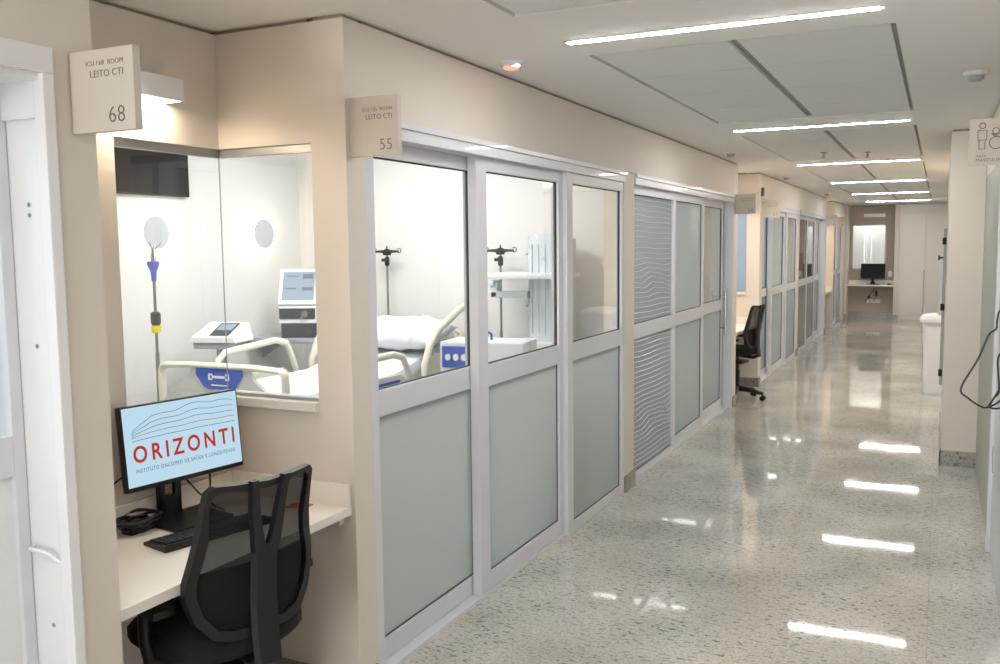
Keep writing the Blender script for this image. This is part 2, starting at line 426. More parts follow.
# near wall with the door of room 68, and the niche of the workstation
w_ = MB()
wbox(w_, FX, FX-0.14, 1.51, 1.63)
wbox(w_, FX, FX-0.14, -8.5, 1.51, 2.16, WT)
wbox(w_, FX, FX-0.14, -8.5, -0.2, 0, 2.16)
struct('wall_left', w_, None, 'beige wall at the left edge with the glazed door of room 68', 'wall')
def niche(ya, yb, lbl, win_y0):
    w_ = MB()
    wbox(w_, -2.47, -2.59, ya-0.25, win_y0)
    w_.box(-2.47, -2.59, win_y0, yb, 0, 1.09, 'paint')
    wbox(w_, -2.47, -2.59, win_y0, yb, 2.065, WT)
    wbox(w_, -2.03, -2.47, ya-0.12, ya)                                   # near cheek of the niche
    struct('wall_left', w_, None, lbl, 'wall')
def corner_window(nm, ya, yb, lbl, gm='glass'):
    """glazing that wraps the inner corner of a niche"""
    t = thing(nm, lbl, 'window', (-2.47, yb, 1.09), 0, None, 'structure')
    MB().box(-0.022, -0.030, ya-yb, 0.022, 0.045, 0.945).box(-0.022, 0.43, 0.022, 0.030, 0.045, 0.945).build('pane', gm, t)
    MB().box(-0.12, 0.02, ya-yb, 0.0, 0.0, 0.035, b=.004).box(-0.12, 0.43, -0.02, 0.12, 0.0, 0.035, b=.004).build('sill', 'sill', t)
    f = MB().box(-0.012, -0.04, ya-yb, 0.03, 0.945, 0.975).box(-0.02, 0.43, 0.012, 0.04, 0.945, 0.975)
    f.box(-0.012, -0.04, ya-yb, 0.03, 0.035, 0.047).box(-0.02, 0.43, 0.012, 0.04, 0.035, 0.047)
    f.build('window_frame', 'alu_grey', t)
    MB().box(-0.0205, -0.0235, 0.0205, 0.0235, 0.045, 0.945).build('joint', 'device_grey', t)
niche(1.63, 2.69, 'beige back wall of the near workstation niche, below and around its corner window', 2.20)
corner_window('window_1', 2.20, 2.69, 'corner window of the near niche looking onto the hospital bed')
niche(9.57, 10.88, 'beige back wall of the second niche, behind the far office chair', 9.95)
corner_window('window_2', 9.95, 10.88, 'bluish corner window of the second niche, behind the far chair', 'glass_blue')
niche(17.76, 19.07, 'beige back wall of the third niche at the far end', 18.2)

block(2.69, 0, ('beige wall above and around the nearest run of glazed sliding doors', 'long white door track over the nearest run of glazed doors'))
block(10.88, 1, ('beige wall above and around the second run of glazed doors', 'white door track over the second run of glazed doors'))
w_ = MB(); wbox(w_, FX, FX-0.15, 19.07, 21.9, 2.17, WT); wbox(w_, FX, FX-0.15, 19.07, 19.19, 0, 2.17, False); wbox(w_, FX, FX-0.15, 21.2, 21.9, 0, 2.17, False)
w_.box(FX-0.15, -2.59, 19.07, 19.19, 0, WT, 'paint')
struct('wall_left', w_, None, 'beige wall of the last glazed doors next to the end wall', 'wall')

# glazed leaves, block 1
glazed_leaf('door_1', 'nearest glazed sliding door, beside the room 55 sign, bed seen through it', 'door', -1.98, 2.86, 3.90, (0.10, 0.09))
glazed_leaf('door_2', 'glazed sliding door second from the 55 sign, equipment column seen through it', 'door', -1.93, 3.765, 4.835, (0.105, 0.065))
glazed_leaf('window_3', 'fixed glazed panel just before the beige column, reflecting a ceiling light', 'window', -1.905, 4.835, 5.865, (0.09, 0.05), z0=0.0, botz=0.06)
BX = -1.93
glazed_leaf('window_4', 'fixed panel with white wavy lines on its grey film, just past the column', 'window', BX, 6.09, 7.28, (0.04, 0.05), z0=0.0, botz=0.05, upper='frost_blue', lower='frost_blue')
glazed_leaf('door_3', 'frosted pale green sliding door between the blinds and the end door', 'door', -1.935, 7.22, 8.30, (0.10, 0.06), upper='frost_light', lower='frost_light')
glazed_leaf('door_4', 'sliding door with a vertical pull handle at the far end of the first run', 'door', -1.985, 8.24, 9.38, (0.06, 0.07), lower='frost_light')
# pull handle of door 4
d4 = [o for o in bpy.data.objects if o.name == 'door_4'][0]
MB().tube([(0.0,1.02,1.16),(0.05,1.02,1.16),(0.05,1.02,1.15)], .008).tube([(0.05,1.02,1.22),(0.05,1.02,0.78)], .011).tube([(0.0,1.02,0.84),(0.05,1.02,0.84)], .008).build('handle', 'chrome', d4)

# block 2 leaves
o2 = 8.19
glazed_leaf('door_5', 'bluish glazed sliding door next to the room 53 sign', 'door', -1.98, 2.86+o2, 3.90+o2, (0.10, 0.09))
glazed_leaf('door_6', 'second bluish glazed door past the room 53 sign', 'door', -1.93, 3.765+o2, 4.835+o2, (0.105, 0.065))
glazed_leaf('window_5', 'fixed glazed panel in the middle of the second run', 'window', -1.905, 4.835+o2, 5.865+o2, (0.09, 0.05), z0=0, botz=.06)
glazed_leaf('window_6', 'fixed glazed panel past the column of the second run', 'window', BX, 6.09+o2, 7.25+o2, (0.04, 0.05), z0=0, botz=.05)
glazed_leaf('door_7', 'sliding door last but one of the second run', 'door', -1.935, 7.22+o2, 8.27+o2, (0.10, 0.06))
glazed_leaf('door_8', 'last sliding door of the second run, before the third niche', 'door', -1.985, 8.24+o2, 9.38+o2, (0.06, 0.07))
glazed_leaf('door_9', 'dark glazed door near the end wall', 'door', -1.96, 19.19, 20.25, (0.07, 0.07))
glazed_leaf('door_10', 'last glazed door beside the end wall', 'door', -1.94, 20.2, 21.2, (0.07, 0.07))

# window 4 carries a grey film printed with thin white waves
w4 = [o for o in bpy.data.objects if o.name == 'window_4'][0]
for pane, za, zb in (('lower_wave_lines', .06, 1.01), ('upper_wave_lines', 1.135, 2.03)):
    wl = MB(); n = 25 if za < 1 else 23
    for k in range(n):
        z0_ = za + (zb-za)*(k+.5)/n
        env = math.exp(-((z0_-(.36 if za < 1 else 1.42))/.11)**2)
        pts = []
        for i in range(33):
            u = i/32
            dz = (.0035 + .016*env)*math.sin(u*8 + k*.35 + 1) + .006*env*math.sin(u*19+k*.8) - .012*(u-.5)
            z = min(max(z0_+dz, za+.002), zb-.002)
            pts.append((-.0160, .05 + u*(1.19-.11), z))
        wl.tube(pts, .0026, 5, flat=1.0)
    wl.build(pane, 'white_gloss', w4)

# door of room 68 at the left edge
t = thing('door_11', 'white framed glazed door of room 68 at the left edge', 'door', (FX, 1.51, 0), 0, None, 'structure')
f = MB()
f.box(0.016, -0.02, -0.034, -0.003, 0, 2.10, b=.004); f.box(0.016, -0.02, -1.7, -0.003, 2.10, 2.16, b=.004)      # casing
f.box(-0.0, -0.17, -0.018, -0.002, 0, 2.10); f.box(0.0, -0.17, -1.7, 0, 2.085, 2.10)                        # reveal
f.box(-0.012, -0.17, -0.03, -0.018, 2.0, 2.085)
f.build('frame', 'white_gloss', t)
lf = MB()
lf.box(-0.14, -0.185, -0.052, -0.02, 0.02, 2.085, b=.003); lf.box(-0.14, -0.185, -1.1, -0.052, 1.14, 1.24, b=.003)
lf.box(-0.14, -0.185, -1.1, -0.052, 2.03, 2.085, b=.003); lf.box(-0.14, -0.185, -1.1, -0.052, 0.02, 0.12, b=.003); lf.box(-0.14, -0.185, -1.16, -1.1, 0.02, 2.085, b=.003)
lf.build('leaf_frame', 'alu', t)
MB().box(-0.16, -0.166, -1.1, -0.052, 1.24, 2.03).build('upper_pane', 'glass', t)
MB().box(-0.155, -0.17, -1.1, -0.052, 0.12, 1.14).build('lower_pane', 'white_gloss', t)
MB().tube([(-0.13,-.02,0.955),(-0.11,-.045,0.958),(-0.06,-.04,0.955),(-0.02,-.022,0.925)], [.004,.006,.005,.003], 8).build('latch', 'white_gloss', t)
sc_ = MB()
for z in (1.80, 1.775, 0.76, 1.46): sc_.cyl((-0.075, -0.0185, z), (-0.075, -0.0205, z), 0.0055, 12)
sc_.build('screw', 'chrome', t)

# ------------------------------------------------------------------ patient rooms behind the glass
RB = -5.0
w_ = MB()
w_.box(RB, RB-0.12, -3.0, 22, 0, 2.72)
struct('wall_back', w_, 'room_paint', 'pale far wall of the patient rooms with round lamps', 'wall')
w_ = MB()
for y in (-0.6, 1.86, 6.40, 9.98, 14.6, 18.2): 
    x1 = -2.59 if y in (1.86, 9.98, 18.2) else -2.06
    w_.box(RB, x1, y, y+0.1, 0, 2.72)
struct('wall_partition', w_, 'room_paint', 'white partition walls between the patient rooms', 'wall')
w_ = MB()
w_.box(RB-.12, -2.60, -3.0, 23, 2.70, 2.82); w_.box(-2.60, -2.03, 2.81, 9.57, 2.70, 2.82) ; 
struct('ceiling', MB().box(RB-.12, -2.03, -3.0, 23, 2.70, 2.80), 'white_paint', 'white ceiling of the patient rooms', 'ceiling')
struct('wall_right', MB().box(-2.03, -2.60, -3, 23, 2.62, 2.70), 'white_paint', 'white bulkhead over the glazing inside the patient rooms', 'wall')
# inner lining so the niche wall is closed above the corridor ceiling
for i, (y, wts) in enumerate(((0.8, 1.0), (3.6, 1.0), (5.3, 1.1), (7.3, .42), (8.8, .42), (11.7, .7), (13.5, .7), (15.6, .35), (17.2, .25), (20.3, .18))):
    area('room_lamp', (-3.5, y, 2.68), (0, 0, 0), 1.2, 0.6, ROOMW*wts, (1.0, 0.985, 0.965) if i not in (0,5,6) else (0.80, 0.90, 1.0))

# ------------------------------------------------------------------ right side
w_ = MB()
wbox(w_, 0.05, 0.45, 7.55, 9.30)
struct('wall_right', w_, None, 'beige pillar of the right wall, seen end-on past the toilet sign', 'wall')
w_ = MB(); skirt(w_, 0.042, 0.287, 7.538, 7.55, .115); skirt(w_, 0.038, 0.05, 7.538, 9.3, .115)
struct('baseboard_right', w_, 'granite_skirt', 'grey granite skirting at the foot of the right pillar', 'baseboard')
w_ = MB()
wbox(w_, 0.285, 0.45, -8.5, 7.55, 2.14, WT)
wbox(w_, 0.285, 0.45, -8.5, 3.0, 0, 2.14)
struct('wall_right', w_, None, 'beige wall over the doors on the right edge', 'wall')
w_ = MB(); w_.box(0.285, 0.40, 5.55, 7.548, 0, 2.14)
struct('trim_4', w_, 'grey_frame', 'grey-green door lining between the pillar and the right door', 'door frame')
t = thing('door_12', 'grey door on the right edge with a pale casing', 'door', (0.285, 3.0, 0), 0, None, 'structure')
MB().box(-0.012, 0.05, 2.49, 2.55, 0, 2.14, b=.003).box(-0.012, 0.05, 0, 2.5, 2.08, 2.14, b=.003).build('frame', 'alu', t)
MB().box(0.006, 0.05, 0.02, 2.485, 0.012, 2.075, b=.002).build('leaf', 'door_grey', t)
MB().box(-0.002, 0.012, 2.40, 2.44, 0.46, 0.60, b=.002).build('hinge', 'steel', t)
MB().box(0.004, 0.008, 2.2, 2.26, 1.45, 1.475).box(0.004, 0.008, 2.2, 2.26, 1.50, 1.52).build('sticker', 'yellow', t)
# recess beyond the pillar
w_ = MB()
wbox(w_, 1.6, 1.72, 9.3, 13.0); wbox(w_, 0.45, 1.72, 9.18, 9.30); wbox(w_, 0.12, 1.72, 13.0, 13.12); wbox(w_, 0.12, 0.3, 13.12, 21.9)
struct('wall_right', w_, None, 'beige wall past the pillar on the right of the corridor', 'wall')
area('recess_lamp', (1.3, 11.2, 1.9), (R(180), 0, 0), 0.3, 0.1, 16, (1.0, 0.8, 0.55))
# back of the corridor, behind the camera
struct('wall_rear', wbox(MB(), -2.03, 0.45, -8.62, -8.5), None, 'beige wall behind the camera', 'wall')

# ------------------------------------------------------------------ end wall
w_ = MB()
wbox(w_, -2.05, -1.845, 21.55, 22.1, m='paint')
wbox(w_, -0.895, -0.80, 21.55, 22.1, m='paint')
struct('wall_end', w_, None, 'beige piers either side of the far workstation', 'wall')
w_ = MB()
w_.box(-1.845, -0.895, 22.0, 22.1, 0, 1.07, 'taupe'); wbox(w_, -1.845, -0.895, 22.0, 22.1, 2.08, WT, m='taupe')
w_.box(-1.845, -1.80, 22.0, 22.1, 1.07, 2.08, 'taupe'); w_.box(-1.08, -0.895, 22.0, 22.1, 1.07, 2.08, 'taupe')
struct('wall_end', w_, None, 'taupe wall of the far workstation around its window', 'wall')
struct('baseboard_end', MB().box(-1.845, -0.895, 21.985, 22.0, 0, .13).box(-2.05, -1.835, 21.535, 21.55, 0, .1).box(-0.905, -0.79, 21.535, 21.55, 0, .1), 'granite_skirt', 'dark granite skirting of the end wall', 'baseboard')
t = thing('window_7', 'window over the far workstation at the end of the corridor', 'window', (-1.44, 22.0, 1.07), 0, None, 'structure')
MB().box(-.36,.36,.04,.05,.02,.99).build('pane', 'glass', t)
MB().box(-.36,-.33,-.012,.06,0,1.01).box(.33,.36,-.012,.06,0,1.01).box(-.36,.36,-.012,.06,.98,1.01).box(-.36,.36,-.012,.06,0,.03).build('window_frame', 'alu_grey', t)
struct('wall_end', MB().box(-2.2, -0.6, 23.0, 23.1, 0, 2.7), 'room_paint', 'pale wall seen through the far window', 'wall')
area('far_room_lamp', (-1.44, 22.7, 2.45), (0, 0, 0), 0.8, 0.3, 5, (1, .96, .92))

t = thing('tall_cabinet', 'tall cream built-in cabinet with two doors on the end wall', 'cabinet', (-0.80, 21.6, 0))
MB().box(0, 1.05, 0.02, 0.5, 0, 2.48).build('carcass', 'cabinet', t)
MB().box(0.0, 0.05, 0, 0.02, 0.0, 2.48).box(0.05, 1.05, 0, 0.02, 2.33, 2.48).box(0.05, 1.05, 0.005, 0.02, 0, 0.09).build('face_frame', 'cabinet', t)
for x0, x1 in ((0.055, 0.515), (0.523, 0.985)):
    d = MB().box(x0, x1, -0.005, 0.018, 0.10, 2.32, b=.003).build('door', 'cabinet', t)
    if x0 < .2: MB().box(x1-0.03, x1-0.004, -0.009, -0.005, 0.16, 1.08).build('handle', 'alu_grey', d)

# far workstation
t = thing('desk', 'white wall-hung desk in the far alcove at the end of the corridor', 'desk', (-1.37, 21.6, 0), 0, 'wall-hung white desks')
MB().box(-.474, .474, 0.0, .39, .715, .75, b=.003).build('desktop', 'laminate', t)
MB().box(-.474, .474, .375, .395, .75, .84, b=.003).build('backsplash', 'laminate', t)
def far_monitor(loc, rz, lbl):
    t = thing('computer_monitor', lbl, 'computer monitor', loc, rz)
    MB().box(-.25, .25, -.012, .018, .13, .46, b=.006).build('housing', 'black_plastic', t)
    MB().box(-.24, .24, -.0135, -.0115, .145, .45).build('screen', 'black_matte', t)
    MB().box(-.03, .03, .0, .02, .01, .16).box(-.13, .13, -.08, .08, 0, .012, b=.004).prism([(-.06,.01),(.06,.01),(.03,.06),(-.03,.06)], lambda a, b, c: (a, .0+c, b), .012).build('stand', 'black_plastic', t)
    return t
far_monitor((-1.33, 21.83, .75), 0, 'switched-off black monitor on the far desk under the window')
t = MB().box(-.035, .035, -.05, .05, 0, .03, b=.014).build('computer_mouse', 'black_plastic'); t.location = (-.99, 21.72, .75); tag(t, 'small black mouse at the right end of the far desk', 'mouse')
def box_lamp(loc, w, d, h, lbl, rz, grp, on=True, watts=3.0):
    """wall box lamp: length along local X, sticks out along local -Y"""
    t = thing('wall_lamp', lbl, 'wall lamp', loc, rz, grp)
    s = MB().box(-w/2, w/2, -d, 0, h-.008, h).box(-w/2, w/2, -d, -d+.006, 0, h-.008).box(-w/2, -w/2+.006, -d+.006, 0, 0, h-.008).box(w/2-.006, w/2, -d+.006, 0, 0, h-.008)
    s.build('shade', 'white_gloss', t)
    MB().box(-w/2+.02, w/2-.02, -d+.02, -.015, .018, .024).build('diffuser', 'warm_lamp' if on else 'white_paint', t)
    if on:
        a = area('wall_lamp_light', (loc[0]-(-math.sin(rz))*0, loc[1], loc[2]+.012), (0, 0, rz), w-.06, d*.5, watts, (1.0, 0.80, 0.58))
        off = Matrix.Rotation(rz, 3, 'Z') @ Vector((0, -d/2, 0)); a.location = Vector(loc) + off + Vector((0, 0, .010))
    return t
box_lamp((-1.33, 22.0, 2.235), .44, .10, .075, 'white box lamp on the taupe end wall over the far window', 0, 'box lamps over workstations', False)
t = thing('power_outlet', 'white outlet plate with black plugs under the far desk', 'power outlet', (-1.33, 21.995, .36))
MB().box(-.13, .16, -.008, 0, -.03, .05, b=.002).build('plate', 'white_gloss', t)
for q in ((.05, .10, -.05, -.008, .12, .24), (-.10, -.05, -.04, -.008, .07, .13), (-.16,-.13,-.03,-.0,.0,.03)): MB().box(*q, b=.01).build('plug', 'black_plastic', t)
MB().tube([(.075,-.03,.22),(.05,-.04,.28),(.0,-.04,.22),(-.05,-.05,.16),(-.1,-.05,.09),(-.14,-.04,.03)], .006, 6).tube([(.07,-.03,.13),(.03,-.04,.02),(-.04,-.04,.0),(-.1,-.03,.06)], .005, 6).tube([(.0,-.04,.24),(.02,-.04,.355)], .005, 6).build('cable', 'black_plastic', t)
t = MB().box(-.04, .04, -.008, 0, -.06, .06, b=.003).build('wall_switch', 'white_gloss'); t.location = (-.985, 22.0, .98); tag(t, 'white switch plate on the taupe wall right of the far monitor', 'switch')

# ------------------------------------------------------------------ niche desks, lamp
def niche_desk(ya, yb, lbl):
    t = thing('desk', lbl, 'desk', (-2.47, (ya+yb)/2, 0), 0, 'wall-hung white desks')
    h = (yb-ya)/2 - .002
    MB().box(0.002, 0.565, -h, h, .718, .75, b=.003).build('desktop', 'laminate', t)
    MB().box(0.002, 0.016, -h, h, .75, .832, b=.002).box(0.016, 0.565, h-.014, h, .75, .832, b=.002).build('backsplash', 'laminate', t)
    MB().box(.50, .53, h-.03, h, .68, .718).box(.05, .5, h-.03, h-.01, .69, .718).build('bracket', 'white_paint', t)
    return t
niche_desk(1.63, 2.69, 'long white wall-hung desk under the monitor in the near niche')
niche_desk(9.57, 10.88, 'white wall-hung desk in the second niche, half hidden by the far chair')
niche_desk(17.76, 19.07, 'white wall-hung desk in the third niche')
box_lamp((-2.47, 2.27, 2.20), .32, .09, .075, 'white box lamp glowing warm over the near desk', R(90), 'box lamps over workstations', True, 1.6)
box_lamp((-2.47, 10.2, 2.20), .32, .09, .075, 'box lamp in the second niche, hidden behind its wall sign', R(90), 'box lamps over workstations', True, 6.0)
box_lamp((-2.47, 18.4, 2.20), .32, .09, .075, 'box lamp in the third niche, lighting its beige wall', R(90), 'box lamps over workstations', True, 5.0)

# ------------------------------------------------------------------ blade signs
def sign(loc, wd, ht, lines, lbl, grp='room number signs'):
    t = thing('room_sign', lbl, 'sign', loc, 0, grp)
    MB().box(0, wd, 0, .022, 0, ht, b=.0015).build('plate', 'sign', t)
    for nm, body, size, ax, ay, al, ofs in lines:
        text_mesh(nm, body, size, face_my(ax, -0.0004, ay), 'sign_text', t, .0004, al, 1.05, ofs)
    return t
def room_lines(n): return [('lettering', 'ICU / %s  ROOM' % n, .0165, .178, .158, 'RIGHT', -.0002), ('lettering', 'LEITO CTI', .0235, .178, .133, 'RIGHT', -.0002), ('number', n, .055, .178, .036, 'RIGHT', -.0008)]
sign((FX, 2.715, 2.008), .20, .205, room_lines('55'), 'beige sign reading 55 on the column beside the nearest sliding door')
sign((FX+.004, 1.56, 1.968), .208, .190, room_lines('68'), 'white sign reading 68 at the top left, above the desk')
sign((FX, 9.45, 1.985), .205, .20, room_lines('54'), 'grey sign reading 54 at the end of the first run of doors')
sign((FX, 11.0, 1.985), .20, .20, room_lines('53'), 'cream sign at the start of the second run of doors')
sign((FX, 17.62, 1.985), .20, .20, room_lines('52'), 'pale sign at the end of the second run of doors')
sign((FX, 19.1, 1.985), .20, .20, room_lines('51'), 'small brownish sign farthest down the left wall')
t = thing('toilet_sign', 'beige toilet sign with man and wheelchair pictograms at the right edge', 'sign', (0.104, 4.72, 2.03))
MB().box(0, .21, 0, .02, 0, .207, b=.0015).build('plate', 'sign', t)
pg = MB(); q = -.0006
def ring(cx, cz, r, w=.0018, n=22, a0=0, a1=360): pg.tube([(cx+r*math.cos(R(a0+(a1-a0)*k/n)), q, cz+r*math.sin(R(a0+(a1-a0)*k/n))) for k in range(n+1)], w, 6)
def poly(p): pg.tube([(a, q, b) for a, b in p] + [(p[0][0], q, p[0][1])], .0018, 6)
ring(.052, .176, .0125); poly([(.034,.155),(.070,.155),(.069,.112),(.035,.112)]); poly([(.039,.112),(.064,.112),(.063,.072),(.040,.072)])
ring(.106, .151, .013); ring(.108, .098, .027); poly([(.086,.140),(.104,.133),(.122,.140),(.104,.126)])
ring(.165, .176, .0125); poly([(.147,.155),(.183,.155),(.182,.112),(.148,.112)]); poly([(.152,.112),(.177,.112),(.176,.072),(.153,.072)])
pg.build('pictogram', 'sign_text', t)
text_mesh('lettering', "MEN'S", .014, face_my(.028, -.0004, .040), 'sign_text', t, .0004, 'LEFT', 1.1)
text_mesh('lettering', 'MASCULINO', .020, face_my(.028, -.0004, .022), 'sign_text', t, .0004, 'LEFT', 1.1)

# ------------------------------------------------------------------ small ceiling fittings
t = thing('call_light', 'small white ceiling fitting lit red above the room 55 door', 'call light', (-1.737, 3.744, CH))
MB().lathe([(.052, 0), (.050, -.012), (.040, -.022)], 24).build('base', 'device_pale', t)
MB().lathe([(.034, -.022), (.032, -.030), (.010, -.036)], 20, c=(0,0,0)).build('lens', 'red_led', t)
MB().box(.012, .045, -.030, .0, -.026, -.014, b=.003).build('indicator', 'white_led', t)
for (x, y, l) in ((0.129, 5.05, 'on the right of the nearest tile field'), (-1.704, 8.30, 'on the left, near the room 54 sign'), (-1.709, 11.63, 'on the left over the second run of doors'), (-1.709, 16.0, 'farthest down the left side')):
    t = thing('smoke_detector', 'small white smoke detector on the ceiling, ' + l, 'smoke detector', (x, y, CH), 0, 'ceiling smoke detectors')
    MB().lathe([(.055, 0), (.055, -.014), (.048, -.018)], 24).build('base', 'white_paint', t)
    MB().lathe([(.038, -.018), (.036, -.036), (.026, -.044)], 20).build('sensor', 'device_grey', t)
for (x, y, l) in ((-.98, 8.83, 'left one of the two on the second tile field'), (-.62, 9.0, 'right one of the two on the second tile field')):
    t = thing('sprinkler', 'small grey sprinkler head, ' + l, 'sprinkler', (x, y, CH+.003), 0, 'ceiling sprinklers')
    MB().lathe([(.03, 0), (.028, -.006), (.012, -.01)], 18).build('escutcheon', 'alu_grey', t)
    MB().cyl((0,0,-.01), (0,0,-.045), .008, 10).lathe([(.004,-.045),(.022,-.047),(.022,-.05)], 16).build('nozzle', 'steel', t)
t = thing('wall_sensor', 'small dark green device on the wall end above the room 53 sign', 'sensor', (FX+.0, 10.95, 2.20))
MB().box(0, .03, -.03, .03, 0.03, .13, b=.006).build('housing', 'device_dark', t)
MB().box(.0, .04, -.03, .03, 0.0, .03, b=.008).build('bracket', 'device_pale', t)

# ------------------------------------------------------------------ monitor on the near desk
mon = thing('computer_monitor', 'black-framed monitor showing the blue ORIZONTI logo screen on the near desk', 'computer monitor', (-2.30, 2.345, .75), 0)
mp, mt_ = R(9.0), R(5.4)
# monitor frame: local x = right, y = up, z = towards the viewer
cx_, cy_, cz_ = -2.365, 2.352, 1.03
rt = Vector((math.sin(mp), math.cos(mp), 0)); nn = Vector((math.cos(mp), -math.sin(mp), 0))
up = Vector((0,0,1))*math.cos(mt_) - nn*math.sin(mt_); nv = rt.cross(up)
T = Matrix(((rt.x, up.x, nv.x, cx_+2.30), (rt.y, up.y, nv.y, cy_-2.345), (rt.z, up.z, nv.z, cz_-.75), (0,0,0,1)))
W_, H_ = .478, .287
MB().box(-W_/2, W_/2, -H_/2, H_/2, -.028, .0, b=.006, T=T).box(-.12,.12,-.08,.08,-.045,-.026,b=.008,T=T).build('housing', 'black_plastic', mon)
scr = MB().box(-W_/2+.006, W_/2-.006, -H_/2+.017, H_/2-.006, -.001, .0012, T=T).build('screen', 'screen', mon)
def scr_text(b, s, y, m, sp, sx): return text_mesh('logo_text', b, s, T @ Matrix.Translation((0.002, y, .0016)), m, scr, .0002, 'CENTER', sp, (.0016 if s > .05 else 0), sx)
scr_text('ORIZONTI', .078, -.024, 'screen_red', 1.42, 0.86)
scr_text('INSTITUTO ONCOMED DE SAÚDE E LONGEVIDADE', .0185, -.077, 'screen_dark', 1.22, .80)
ln = MB()
import math as _m
def wave(y0, amp, m, tilt):
    pts = []
    for i in range(49):
        u = i/48; x = -.205 + .42*u
        y = y0 + amp*min(1, u*5.5)**.7*(0.72 + .05*_m.sin(u*19+y0*60) + .10*_m.sin(u*7+3.4) - .25*max(0, u-.85)) + tilt*u
        pts.append((x, y, .0014))
    ln.tube(pts, .0010, 5, m, T=T)
wave(.050, .074, 'screen_dark', .012); wave(.044, .056, 'screen_dark', .008); wave(.038, .040, 'screen_dark', .004); wave(.034, .020, 'screen_red', .002); wave(.024, .008, 'screen_dark', .0)
ln.build('logo_lines', None, scr)
st = MB()
Tb = Matrix.Translation((0, -.035, 0)) @ Matrix.Rotation(-mp, 4, 'Z')
st.box(-.14, .07, -.115, .115, 0, .012, b=.004, T=Tb)
# neck with a round cable hole
for (a, b_, c, d) in ((-.045,-.02,.01,.20), (.02,.045,.01,.20), (-.045,.045,.01,.075), (-.045,.045,.135,.20)): st.box(-.145, -.125, a, b_, c, d, b=.002, T=Tb)
st.box(-.148, -.125, -.045, .045, .17, .30, b=.004, T=Tb)
st.build('stand', 'black_plastic', mon)

t = thing('keyboard', 'black desktop keyboard lying in front of the monitor', 'keyboard', (-2.155, 2.235, .75), R(-90-14))
MB().prism([(-.065,0),(.065,0),(.065,.022),(-.065,.010)], lambda a, b, c: (-.20+c, a, b), .40).build('case', 'black_plastic', t)
ks = MB()
for r_ in range(5):
    yy = -.052 + r_*.0205
    for k in range(17):
        if r_ == 0 and 4 <= k <= 8: continue
        x = -.19 + k*.0223
        zz = .0105 + (yy+.06)*.092
        ks.box(x, x+.0185, yy, yy+.017, zz, zz+.006, b=.0015)
ks.box(-.19+4*.0223, -.19+9*.0223-.004, -.052, -.035, .0115, .0175, b=.0015)
ks.build('keys', 'key', t)

t = thing('cable_bundle', 'tangle of black cables and an adapter left of the monitor stand', 'cables', (-2.40, 2.16, .75))
cb_ = MB()
for k in range(5):
    r0 = .030 + .006*k
    cb_.tube([(r0*1.1*math.cos(a*.35+k), (r0*1.6)*math.sin(a*.35+k), .012+.009*k+.006*math.sin(a)) for a in range(22)], .0055, 7)
cb_.build('cable', 'black_plastic', t)
MB().box(-.02, .03, -.055, .05, .0, .032, b=.007).build('adapter', 'black_matte', t)
t = thing('monitor_cable', 'thin black cables hanging behind the monitor down to the desk', 'cable', (-2.42, 2.40, .75))
MB().tube([(-.02,.09,.19),(.0,.12,.13),(.02,.10,.07),(.03,.04,.02),(.02,-.06,.006),(.0,-.15,.006)], .004, 7).tube([(0,.0,.12),(.02,.04,.06),(.07,.07,.008),(.13,.05,.006)], .003, 7).tube([(-.02,-.22,.20),(-.02,-.32,.16),(-.02,-.40,.10)], .003, 7).build('cable', 'black_plastic', t)
t = MB().prism([(-.04,-.03),(.04,-.03),(.04,.03),(-.04,.03)], lambda a, b, c: (a, b, c), .003).build('paper_slip', 'orange'); t.location = (-2.085, 2.615, .7502); t.rotation_euler = (0, 0, .15); tag(t, 'orange paper slip on the right end of the near desk', 'paper')

